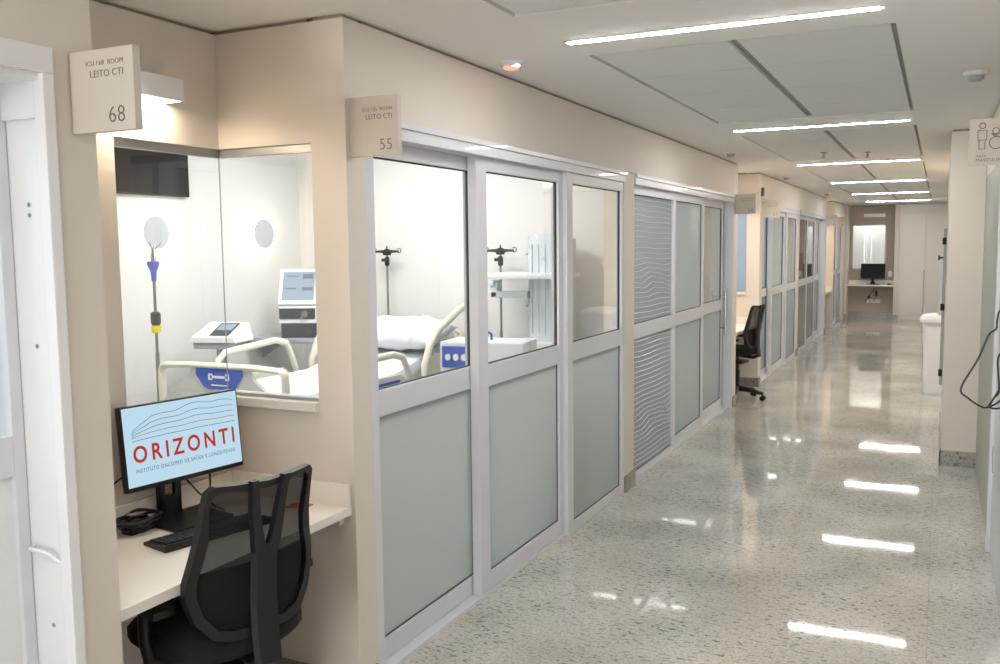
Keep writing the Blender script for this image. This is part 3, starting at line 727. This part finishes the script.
# ------------------------------------------------------------------ office chair; local frame: sitter faces -Y, back at +Y
def make_chair(lbl):
    t = thing('office_chair', lbl, 'office chair', (0,0,0), 0, 'black mesh office chairs')
    # seat
    s = MB(); n = 24
    def sup(a, rx, ry, p=2.8): 
        c, q = math.cos(a), math.sin(a)
        return (math.copysign(abs(c)**(2/p), c)*rx, math.copysign(abs(q)**(2/p), q)*ry)
    prof = [(.90, .42), (1.0, .445), (1.0, .475), (.93, .495), (.6, .50), (.2, .492)]
    vs = []; fs = []
    for (k, z) in prof:
        for i in range(n):
            x, y = sup(2*PI*i/n, .24*k, .235*k); vs.append((x, y-.02, z - (.012 if (y < -.15 and k > .5) else 0)))
    for j in range(len(prof)-1):
        for i in range(n): fs.append((j*n+i, j*n+(i+1)%n, (j+1)*n+(i+1)%n, (j+1)*n+i))
    fs.append(tuple(range(n-1,-1,-1))); fs.append(tuple((len(prof)-1)*n+i for i in range(n)))
    s.add(vs, fs, None, True); s.build('seat', 'fabric', t)
    # back outline (x, z) and its curved depth
    def by(x, z):  # depth: wraps round the sitter, lumbar bulge forward
        v = (z-.50)/.46
        return .215 + .055*(v-.35)**2*1.6 - .9*x*x + .03*v - .02
    half = [(0,.485),(.10,.487),(.155,.505),(.200,.56),(.222,.63),(.222,.68),(.205,.75),(.192,.82),(.187,.90),(.182,.945),(.165,.962),(.10,.957),(0,.952)]
    outl = half + [(-x, z) for x, z in reversed(half[1:-1])]
    fr = MB()
    # frame: flat band
    m_ = len(outl); vs = []; fs = []
    inn = []
    for i, (x, z) in enumerate(outl):
        cx, cz = 0, .72; dx, dz = cx-x, cz-z; L_ = math.hypot(dx, dz); wd = .030 if z < .9 else .022
        inn.append((x+dx/L_*wd, z+dz/L_*wd))
    for lst, off in ((outl, .016), (inn, .014), (inn, -.010), (outl, -.012)):
        for x, z in lst: vs.append((x, by(x, z)+off, z))
    for r_ in range(4):
        for i in range(m_):
            j = (i+1) % m_; a = r_*m_; b_ = ((r_+1) % 4)*m_
            fs.append((a+i, a+j, b_+j, b_+i))
    fr.add(vs, fs, None, True)
    bf = fr.build('back_frame', 'black_plastic', t)
    # mesh panel
    pn = MB(); vs = []; fs = []; K = 10
    import bisect
    zs = [.505 + (.945-.505)*k/14 for k in range(15)]
    def hw(z):
        pts_ = sorted([(b, a) for a, b in half if a > .12])
        for (z0, x0), (z1, x1) in zip(pts_, pts_[1:]):
            if z0 <= z <= z1: return x0 + (x1-x0)*(z-z0)/(z1-z0+1e-9)
        return .155
    for z in zs:
        h = hw(z) - .012
        for k in range(K+1):
            x = -h + 2*h*k/K; vs.append((x, by(x, z), z))
    for j in range(14):
        for k in range(K): a = j*(K+1)+k; fs.append((a, a+1, a+K+2, a+K+1))
    pn.add(vs, fs, None, True); pn.build('backrest', 'chair_mesh', t)
    # lumbar pad behind mesh
    lp = MB(); vs = []; fs = []
    for z in (.53,.57,.63,.68,.70):
        h = hw(z)-.03
        for k in range(K+1):
            x = -h + 2*h*k/K; vs.append((x, by(x, z)-.012, z))
    for j in range(4):
        for k in range(K): a = j*(K+1)+k; fs.append((a, a+1, a+K+2, a+K+1))
    lp.add(vs, fs, None, True); lp.build('lumbar_pad', 'fabric', t)
    # forked spine
    sp = MB()
    sp.tube([(0,.05,.40),(0,.18,.39),(0,.245,.42)], [.028,.032,.036], 10, flat=.6)
    def ribbon(path):      # (x, z, half width) up the back
        vs = []; fs = []
        for x, z, h in path:
            y = by(0, z) + .022 - max(0, z-.80)*.10
            vs += [(x-h, y, z), (x-h*.8, y+.018, z), (x+h*.8, y+.018, z), (x+h, y, z)]
        for j in range(len(path)-1):
            for k in range(4): fs.append((j*4+k, j*4+(k+1)%4, j*4+4+(k+1)%4, j*4+4+k))
        fs += [(0,1,2,3), tuple(len(vs)-4+k for k in range(4))]
        sp.add(vs, fs, None, True)
    ribbon([(0,.40,.046),(0,.50,.047),(0,.60,.046),(0,.68,.044),(0,.76,.046)])
    for q in (-1, 1): ribbon([(q*.022,.74,.024),(q*.034,.80,.020),(q*.046,.88,.016),(q*.055,.962,.013)])
    sp.build('spine', 'black_plastic', t)
    # arms
    for q in (-1, 1):
        a = MB()
        a.tube([(q*.12,.02,.41),(q*.20,.02,.41),(q*.245,.01,.43),(q*.25,.0,.49),(q*.25,-.0,.585)], [.016,.018,.02,.02,.018], 10)
        a.box(q*.25-.035, q*.25+.035, -.13, .11, .58, .605, b=.010)
        a.build('armrest', 'black_plastic', t)
    MB().cyl((0,0,.30),(0,0,.48), .025, 16).cyl((0,0,.10),(0,0,.32), .03, 16).box(-.11,.11,-.12,.10,.395,.425,b=.01).build('gas_lift', 'black_plastic', t)
    MB().tube([(.08,.03,.40),(.16,.06,.395),(.24,.08,.375)], [.007,.007,.012], 8).build('lever', 'black_plastic', t)
    for k in range(5):
        a = R(72*k+18); c, s_ = math.cos(a), math.sin(a)
        l = MB().tube([(.02*c,.02*s_,.115),(.14*c,.14*s_,.105),(.29*c,.29*s_,.075)], [.032,.026,.018], 10)
        lg = l.build('leg', 'black_plastic', t)
        w = MB()
        px, py = .29*c, .29*s_
        for q in (-1, 1): 
            ox, oy = -s_*.014*q, c*.014*q
            w.cyl((px+ox*.5, py+oy*.5, .0275), (px+ox*1.7, py+oy*1.7, .0275), .0275, 16)
        w.cyl((px, py, .03), (px, py, .08), .008, 8)
        w.build('caster', 'black_matte', lg)
    for o in bpy.data.objects:
        if o.parent == t and o.name.split('.')[0] in ('seat', 'back_frame', 'backrest', 'lumbar_pad', 'spine', 'armrest', 'lever'): o.location.z = .075
    return t
ch = make_chair('black mesh-backed office chair pushed up to the near desk, seen from behind')
ch.location = (-1.985, 2.085, 0); ch.rotation_euler = (0, 0, R(-90-13))
c2 = copy_tree(ch); c2.location = (-1.96, 10.0, 0); c2.rotation_euler = (0, 0, R(-90-10))
c2['label'] = 'black office chair half hidden behind the wall end in the second niche'

# ------------------------------------------------------------------ room 55: bed and devices
def bed():
    t = thing('hospital_bed', 'cream hospital bed with blue emblem on its footboard, behind the glass', 'hospital bed', (-3.815, 4.10, 0))
    hw_ = .475
    # footboard at y=0 : frame with two hand holes and a centre panel
    f = MB()
    pts = [(-hw_, .42), (-hw_, .93)] + [(-hw_+.04-.04*math.cos(R(a)), .97-.04+.04*math.sin(R(a))+.02) for a in (20,50,80)] + [(-.25, 1.0), (0, 1.0), (.25, 1.0)] + [(hw_-.04+.04*math.sin(R(a)), .95+.04*math.cos(R(a))) for a in (10,40,70)] + [(hw_, .93), (hw_, .42)]
    f.tube([(a, 0, b_) for a, b_ in pts], .030, 10, 'cream', flat=.62)
    # centre panel sweeping down to the corners
    lo = .44
    out = [(-.45, lo), (-.45, .78), (-.38, .84), (-.26, .92), (-.21, .99), (.21, .99), (.26, .92), (.38, .84), (.45, .78), (.45, lo)]
    f.prism(out, lambda a, b, c: (a, -.014+c, b), .028, 'bed_grey')
    fb = f.build('footboard', None, t)
    fb['label'] = 'cream footboard with hand holes'
    em = MB(); em.prism([(-.175,.985),(-.18,.95),(-.12,.875),(-.08,.862),(.08,.862),(.12,.875),(.18,.95),(.175,.985)], lambda a, b, c: (a, -.022+c, b), .008)
    e = em.build('emblem', 'blue', fb)
    MB().box(-.07,.07,-.024,-.022,.93,.945).box(-.08,-.05,-.024,-.022,.918,.957).box(.05,.08,-.024,-.022,.918,.957).box(-.06,.06,-.024,-.022,.885,.892).build('emblem_mark', 'white_gloss', e)
    # headboard
    MB().tube([(-hw_, 2.14, .5), (-hw_, 2.14, 1.0), (-.34, 2.14, 1.10), (.34, 2.14, 1.10), (hw_, 2.14, 1.0), (hw_, 2.14, .5)], .028, 10, flat=.7).prism([(-.4,.55),(.4,.55),(.4,1.0),(.34,1.07),(-.34,1.07),(-.4,1.0)], lambda a, b, c: (a, 2.13+c, b), .02).build('headboard', 'cream', t)
    # frame and column base
    MB().box(-.40, .40, .02, 2.12, .50, .56, b=.01).box(-.30,.30,.3,1.8,.2,.30,b=.01).box(-.12,.12,.45,.62,.28,.5).box(-.12,.12,1.5,1.67,.28,.5).build('frame', 'bed_grey', t)
    for x in (-.3, .3):
        for y in (.25, 1.85):
            MB().cyl((x-.02,y,.06),(x+.02,y,.06), .06, 18).cyl((x,y,.06),(x,y,.24), .018, 10).build('caster', 'device_grey', t)
    # mattress: flat foot part, raised head part
    mm = MB(); prof = [(.04, .70), (1.30, .70), (2.08, .86)]; tk = .12
    vs = []; fs = []
    for (y, z) in prof:
        for (x, dz) in ((-.40,0),(-.41,tk*.5),(-.38,tk),(-.2,tk+.012),(0,tk+.016),(.2,tk+.012),(.38,tk),(.41,tk*.5),(.40,0)): vs.append((x, y, z+dz-.02))
    for j in range(2):
        for k in range(9): a = j*9+k; b_ = j*9+(k+1)%9; fs.append((a, b_, b_+9, a+9))
    fs.append(tuple(range(9))); fs.append(tuple(range(26,17,-1)))
    mm.add(vs, fs, None, True); mm.build('mattress', 'sheet', t)
    MB().box(-.38,.38,.04,1.3,.56,.68).box(-.38,.38,1.3,2.05,.60,.68).build('mattress_platform', 'bed_grey', t)
    # side rails
    def rail(x, y0, y1, zb, zt, slant, lbl=None):
        r = MB()
        o_ = [(y0, zb), (y0-.02, zb+.10), (y0+.03, zt-.05), (y0+.10, zt-.005), (y1-.20, zt+slant), (y1-.08, zt+slant-.03), (y1-.02, zt-.12+slant*.5), (y1+.05, zb+.08), (y1+.04, zb)]
        r.tube([(x, a, b_) for a, b_ in o_], .021, 10, 'cream', closed=True, flat=1.2)
        r.prism([(y0+.0, zb), (y0, zb+.14), (y0+.12, zb+.17), (y1-.12, zb+.16), (y1+.02, zb+.06), (y1+.02, zb)], lambda a, b, c: (x-.012+c, a, b), .024, 'cream')
        return r.build('side_rail', None, t)
    for sx in (-1, 1):
        rl = rail(sx*.50, .48, 1.30, .66, .965 if sx > 0 else 1.0, .0 if sx > 0 else .03)
        MB().box(sx*.50+.016*sx-.004, sx*.50+.016*sx+.004, .75, 1.15, .69, .79, b=.002).build('control_panel', 'blue', rl)
    for sx in (-1, 1):
        r = MB(); x = sx*.50
        o_ = [(1.52, .72), (1.52, .84), (1.60, .98), (1.70, 1.07), (2.06, 1.21), (2.20, 1.23), (2.25, 1.16), (2.14, 1.04), (2.00, .90), (1.84, .77), (1.66, .68)]
        r.tube([(x, a, b_) for a, b_ in o_], .028, 10, 'cream', closed=True, flat=1.1)
        r.prism([(1.53,.74),(1.55,.88),(1.64,.92),(1.86,.90),(1.97,.90),(1.83,.78),(1.66,.70)], lambda a, b, c: (x-.012+c, a, b), .024, 'cream')
        r.build('side_rail', None, t)
bed()
# pillow (rests on the mattress)
pl = MB(); vs = []; fs = []; NX, NY = 22, 16
for sgn in (1, -1):
    for j in range(NY+1):
        for i in range(NX+1):
            u = 2*i/NX-1; v = 2*j/NY-1
            th_ = .125*max(0, (1-abs(u)**2.6))**.55*max(0, (1-abs(v)**2.6))**.55
            ex = 1 + .04*abs(u*v)
            th_ += (.016*math.sin(6*u+3*v)*math.cos(5*v-2*u) + .009*math.sin(13*u-7*v) + .006*math.sin(17*v+9*u))*min(1, th_/.04)
            vs.append((u*.36*ex, v*.23*ex, sgn*th_ if sgn > 0 else -th_*.6))
o1 = (NX+1)*(NY+1)
for s_ in (0, 1):
    for j in range(NY):
        for i in range(NX):
            a = s_*o1 + j*(NX+1)+i; fs.append((a, a+1, a+NX+2, a+NX+1))
pl.add(vs, fs, None, True); po = pl.build('pillow', 'sheet')
bmx = bmesh.new(); bmx.from_mesh(po.data); bmesh.ops.remove_doubles(bmx, verts=bmx.verts, dist=.0005); bmesh.ops.recalc_face_normals(bmx, faces=bmx.faces); bmx.to_mesh(po.data); bmx.free()
po.location = (-3.70, 5.93, 1.02); po.rotation_euler = (R(12), 0, R(4)); tag(po, 'white plump pillow at the head of the hospital bed', 'pillow')

def iv_pole(x, y, h, lbl, style, z0=0.0):
    t = thing('iv_pole', lbl, 'IV pole', (x, y, z0), 0, 'steel IV poles')
    MB().cyl((0,0,.06),(0,0,h*.62), .0125, 14).cyl((0,0,h*.6),(0,0,h-.02), .009, 12).build('pole', 'steel', t)
    b = MB()
    for k in range(5):
        a = R(72*k); b.tube([(0,0,.075),(.03*math.cos(a),.03*math.sin(a),.070),(.07*math.cos(a),.07*math.sin(a),.050)], [.016,.013,.010], 8)
        b.cyl((.07*math.cos(a)-.01,.07*math.sin(a),.025),(.07*math.cos(a)+.01,.07*math.sin(a),.025), .025, 12)
    b.build('base', 'device_grey', t)
    if style == 'black':
        a = MB().prism([(-.115,-.012),(-.04,-.016),(-.03,-.035),(.03,-.035),(.04,-.016),(.115,-.012),(.115,.004),(.03,.008),(.0,.02),(-.03,.008),(-.115,.004)], lambda a, b, c: (a*.95, -.01+c, b+h-.02), .02)
        a.build('crossbar', 'black_matte', t)
        for q in (-1, 1):
            hk = MB(); hk.tube([(q*.115+q*.018*math.cos(R(an))*1.0, 0, h-.018+.018*math.sin(R(an))) for an in range(-150, 151, 25)], .0035, 6)
            hk.build('hook', 'black_matte', t)
        MB().tube([(0,0,h-.01),(0,0,h+.02)], .006, 8).build('tip', 'black_matte', t)
        MB().lathe([(.014,-.04),(.020,-.03),(.020,.02),(.013,.035)], 14, c=(0,0,h-.10)).box(-.05,-.015,-.012,.012,h-.105,h-.08,b=.005).build('clamp', 'black_matte', t)
    else:
        hk = MB()
        for k in range(4):
            a = R(90*k+30); c, s_ = math.cos(a), math.sin(a)
            hk.tube([(.012*c,.012*s_,h-.10),(.018*c,.018*s_,h-.02),(.045*c,.045*s_,h),(.052*c,.052*s_,h+.015)], .003, 6)
        hk.build('hook', 'chrome', t)
        MB().lathe([(.014,-.12),(.018,-.06),(.036,-.02),(.036,.0),(.014,.004)], 18, c=(0,0,h-.10)).build('collar', 'blue_soft', t)
        MB().lathe([(.022,0),(.030,.02),(.030,.075),(.018,.085)], 18, c=(0,0,h-.49)).build('knob', 'device_dark', t)
        MB().lathe([(.020,-.045),(.028,-.04),(.028,0),(.020,.002)], 18, c=(0,0,h-.49)).build('ring', 'yellow', t)
iv_pole(-4.30, 4.08, 1.72, 'steel IV pole with blue collar and yellow ring left of the bed foot', 'blue')
iv_pole(-4.04, 6.28, 1.68, 'steel IV pole with black hook bar directly behind the pillow', 'black')
iv_pole(-3.0, 6.24, 1.68, 'steel IV pole with black hook bar beside the white equipment column', 'black')

# round wall lamps
for (y, l) in ((4.73, 'left one, behind the blue-collared IV pole'), (5.86, 'right one, above the ventilator screen')):
    t = thing('wall_lamp', 'round white disc wall lamp with warm halo, ' + l, 'wall lamp', (RB, y, 1.81), R(90), 'round disc wall lamps')
    D = Matrix.Rotation(R(90), 4, 'X')
    MB().lathe([(.10,.0),(.105,.004),(.118,.010),(.118,.016),(.10,.018)], 40, T=Matrix.Translation((0,-.045,0)) @ D).build('disc', 'disc_grey', t)
    MB().lathe([(.075,0),(.075,.006)], 28, T=Matrix.Translation((0,-.034,0)) @ D).build('lamp', 'disc_lamp', t)
    MB().lathe([(.03,0),(.03,.034)], 16, T=Matrix.Translation((0,0,0)) @ D).build('mount', 'white_paint', t)
t = thing('television', 'black flat television high on the pale room wall, above the disc lamp', 'television', (RB, 4.66, 2.07), R(90))
MB().box(-.42, .42, -.04, -.005, 0, .49, b=.004).build('housing', 'black_plastic', t)
mat('tv_glass', rgb(14, 14, 16), 0.06, spec=0.3)
MB().box(-.412, .412, -.042, -.0395, .012, .48).build('screen', 'tv_glass', t)

# pump on a column stand, left of the bed
t = thing('infusion_monitor', 'white wedge-shaped device with small screen on a grey stand beyond the footboard', 'medical device', (-4.64, 5.0, -.215), R(14))
t.scale = (1.0, .95, .97)
MB().prism([(-.16,1.235),(.15,1.235),(.16,1.30),(-.17,1.30)], lambda a, b, c: (a, -.10+c, b), .20).build('base_tray', 'device_grey', t)
MB().add([(-.19,-.12,1.285),(.17,-.12,1.285),(.20,.11,1.29),(-.15,.11,1.29),(-.175,-.115,1.32),(.155,-.115,1.32),(.17,.10,1.42),(-.13,.10,1.42)], [(0,1,2,3),(4,5,6,7),(0,1,5,4),(1,2,6,5),(2,3,7,6),(3,0,4,7)], None).build('housing', 'device_white', t)
def slope(a, b): # a in x, b 0..1 up the sloping face
    return (a + .018*b, -.116+.214*b, 1.322+.10*b)
sp_ = MB().add([slope(-.05,.12), slope(.10,.12), slope(.10,.92), slope(-.05,.92)], [(0,1,2,3)]).build('display_bezel', 'device_dark', t)
MB().add([tuple(Vector(slope(a,b))+Vector((0,-.001,.002))) for a, b in ((-.035,.45),(.085,.45),(.085,.84),(-.035,.84))], [(0,1,2,3)]).build('display', 'vent_screen', sp_)
MB().cyl((0,.0,.24),(0,.0,1.24), .035, 18).build('column', 'device_grey', t)
MB().box(-.2,.2,-.2,.2,.222,.30,b=.03).build('base', 'device_grey', t)

# ventilator on a wall shelf
t = thing('wall_shelf', 'grey wall shelf under the ventilator in the room corner', 'shelf', (-5.0, 5.88, .985), R(90))
MB().box(-.22, .22, -.68, 0, -.035, 0, b=.012).build('board', 'device_grey', t)
MB().prism([(0,0),(-.25,0),(0,-.15)], lambda a, b, c: (-.02+c, a, b-.035), .02).build('bracket', 'device_grey', t)
t = thing('ventilator', 'white medical ventilator with tilted screen on the wall shelf', 'ventilator', (-4.60, 5.88, .985), R(22))
t.scale = (.93, .9, .88)
MB().box(-.165,.165,-.13,.12,.13,.285,b=.015).box(-.165,.165,-.135,.12,.13,.165,b=.01).box(-.16,.17,-.02,.13,.0,.30,b=.02).build('housing', 'device_white', t)
MB().box(-.15,.15,-.13,.10,.0,.13,b=.012).build('base', 'device_dark', t)
MB().box(-.16,.15,-.142,-.125,.17,.265,b=.006).build('connector_panel', 'device_dark', t)
MB().cyl((.07,-.14,.215),(.07,-.18,.215), .028, 16).cyl((.05,-.14,.19),(.045,-.175,.185), .014, 12).build('port', 'steel', t)
TT = Matrix.Translation((0,-.10,.29)) @ Matrix.Rotation(R(-20), 4, 'X')
sb = MB().box(-.175,.165,-.03,.015,.0,.335,b=.012,T=TT).build('screen_housing', 'device_white', t)
MB().box(-.14,.135,-.033,-.029,.04,.305,T=TT).build('screen', 'vent_screen', sb)
MB().box(.03,.12,-.0345,-.033,.24,.285,T=TT).box(-.12,-.02,-.0345,-.033,.14,.155,T=TT).box(.03,.12,-.0345,-.033,.13,.16,T=TT).box(-.11,.0,-.0345,-.033,.26,.27,T=TT).build('screen_marks', 'vent_mark', sb)

# equipment column with shelves (pendant) and cart with device
t = thing('equipment_column', 'white rounded medical supply column with shelves beyond the second glass door', 'medical column', (-2.54, 6.16, 0))
pc = MB()
pc.prism(rrect(.30, .26, .06, 4), lambda a, b, c: (a, b, 1.0+c), .74)
pc.prism(rrect(.25, .21, .06, 4), lambda a, b, c: (a, b, 1.74+c), .03)
pc.build('column', 'device_pale', t)
rb = MB()
for k in range(5): rb.box(-.115+k*.052, -.107+k*.052, -.136, -.128, 1.06, 1.70, b=.003)
for k in range(3): rb.box(-.158, -.148, -.08+k*.06, -.065+k*.06, 1.06, 1.70, b=.003)
rb.build('ribs', 'device_pale', t)
MB().box(-.42, .17, -.30, .12, 1.455, 1.495, b=.012).build('shelf', 'device_white', t)
MB().box(-.28, .22, -.24, .14, .955, 1.0, b=.012).build('lower_shelf', 'device_white', t)
MB().box(-.44,-.14,-.15,-.08,1.31,1.36,b=.008).box(-.44,-.38,-.15,-.08,1.31,1.43,b=.01).box(-.52,-.40,-.16,-.06,1.40,1.44,b=.008).build('arm', 'device_pale', t)
for z in (1.63, 1.25): MB().cyl((-.15,-.06,z),(-.185,-.06,z), .009, 10).build('knob', 'device_grey', t)
MB().box(-.06,.06,-.05,.05,1.0-.05,.0,b=.01).box(-.25,.2,-.2,.12,0,.05,b=.01).build('post', 'device_pale', t)

t = thing('equipment_cart', 'white medical cart with blue control face in front of the equipment column', 'medical cart', (-2.52, 5.05, 0), R(8))
t.scale = (.86, .9, 1.02)
MB().box(-.31,.31,-.16,.20,.90,1.085,b=.012).build('housing', 'device_white', t)
MB().box(-.30,.30,-.14,.18,.10,.90,b=.01).build('body', 'device_pale', t)
fc = MB().box(-.29,-.06,-.172,-.158,.93,1.06,b=.006).build('control_face', 'blue', t)
for k in range(3): MB().cyl((-.24+k*.06,-.172,.995),(-.24+k*.06,-.19,.995), .020, 16).build('dial', 'device_white', fc)
MB().tube([(-.10,.02,1.085),(-.10,.02,1.12),(-.08,.02,1.13),(.0,.02,1.13),(.02,.02,1.12),(.02,.02,1.085)], .009, 8).build('handle', 'blue', t)
for x in (-.25, .25):
    for y in (-.10, .14): MB().cyl((x-.015,y,.045),(x+.015,y,.045), .045, 16).cyl((x,y,.05),(x,y,.11), .012, 8).build('caster', 'device_grey', t)

# black computer seen through the far glazing
far_monitor((-2.35, 16.9, 1.05), R(0), 'black monitor seen through the last glazed panels of the second run')
t = thing('desk', 'pale counter inside the room behind the second run of doors', 'desk', (-2.5, 16.9, 0), 0, 'wall-hung white desks')
MB().box(-.45,.42,-.25,.25,1.01,1.05,b=.003).build('desktop', 'laminate', t)
MB().box(-.42,.38,-.22,.22,0,1.01).build('cupboard', 'cabinet', t)

# ------------------------------------------------------------------ bin, rail and fittings past the pillar
t = thing('waste_bin', 'white lidded waste bin standing past the pillar on the right', 'waste bin', (0.06, 11.15, 0))
MB().prism(rrect(.37, .36, .05, 4), lambda a, b, c: (a*(1+.00*c), b, .0+c), .03).build('foot', 'device_pale', t)
vs = []; fs = []
for (k, z) in ((.90,.03),(.94,.40),(1.0,.80)):
    for a, b_ in rrect(.42*k, .38*k, .06, 4): vs.append((a, b_, z))
nn_ = len(vs)//3
for j in range(2):
    for i in range(nn_): fs.append((j*nn_+i, j*nn_+(i+1)%nn_, (j+1)*nn_+(i+1)%nn_, (j+1)*nn_+i))
fs.append(tuple(range(nn_))); fs.append(tuple(2*nn_+i for i in range(nn_)))
MB().add(vs, fs, None, True).build('body', 'bin_white', t)
vs = []; fs = []
for (k, z) in ((1.0,.80),(1.10,.81),(1.10,.84),(.96,.875),(.5,.895)):
    for a, b_ in rrect(.435*k, .395*k, .06*k, 4): vs.append((a, b_, z))
for j in range(4):
    for i in range(nn_): fs.append((j*nn_+i, j*nn_+(i+1)%nn_, (j+1)*nn_+(i+1)%nn_, (j+1)*nn_+i))
fs.append(tuple(range(nn_))); fs.append(tuple(4*nn_+i for i in range(nn_)))
MB().add(vs, fs, None, True).build('lid', 'bin_white', t)
t = thing('wall_rail', 'narrow grey vertical rail with black knobs on the side of the pillar', 'rail', (0.05, 8.9, 0))
MB().box(-.024, 0, -.02, .02, .42, 1.80, b=.004).build('rail', 'grey_frame', t)
for z in (.50, 1.08, 1.66): MB().box(-.034, -.002, -.026, .026, z, z+.06, b=.006).build('knob', 'black_matte', t)
t = thing('wall_fixture', 'slim white rounded dispenser on the pillar side above the bin', 'fixture', (0.05, 9.18, 1.02))
MB().box(-.05, 0, -.06, .06, 0, .46, b=.02).build('body', 'bin_white', t)  # slim rounded white body, purpose unknown
MB().cyl((-.05,0,.52),(-.065,0,.52), .022, 12).cyl((-.05,0,.52),(0,0,.52), .008, 8).build('hook', 'black_matte', t)

# black cables on the right edge
t = thing('hanging_cables', 'loop of thin black cables hanging on the wall at the right edge', 'cables', (0.28, 4.45, 1.05))
def sm(pts, n=6):
    out = []; P = [Vector(p) for p in pts]
    for i in range(len(P)-1):
        p0, p1, p2, p3 = P[max(i-1,0)], P[i], P[i+1], P[min(i+2,len(P)-1)]
        for k in range(n):
            u = k/n; out.append(.5*((2*p1)+(-p0+p2)*u+(2*p0-5*p1+4*p2-p3)*u*u+(-p0+3*p1-3*p2+p3)*u**3))
    out.append(P[-1]); return out
CAB = t

c1 = [(-.022,0,.350),(-.044,0,.333),(-.050,0,.290),(-.053,0,.259),(-.079,0,.232),(-.117,0,.126),(-.179,0,-.005),(-.150,0,-.048),(-.095,.0,-.084),(-.064,.01,-.082),(-.030,.01,-.058),(-.012,0,-.03)]
c2_ = [(-.020,0,.169),(-.041,0,.125),(-.032,0,-.005),(-.050,.0,-.041),(-.072,0,-.082)]
c3 = [(-.014,0,.022),(-.036,0,-.014),(-.064,.01,-.082),(-.026,0,-.084),(-.004,0,-.056)]
MB().tube(sm(c1), .0042, 7).tube(sm(c2_), .0042, 7).tube(sm(c3), .0042, 7).build('cable', 'black_plastic', CAB)
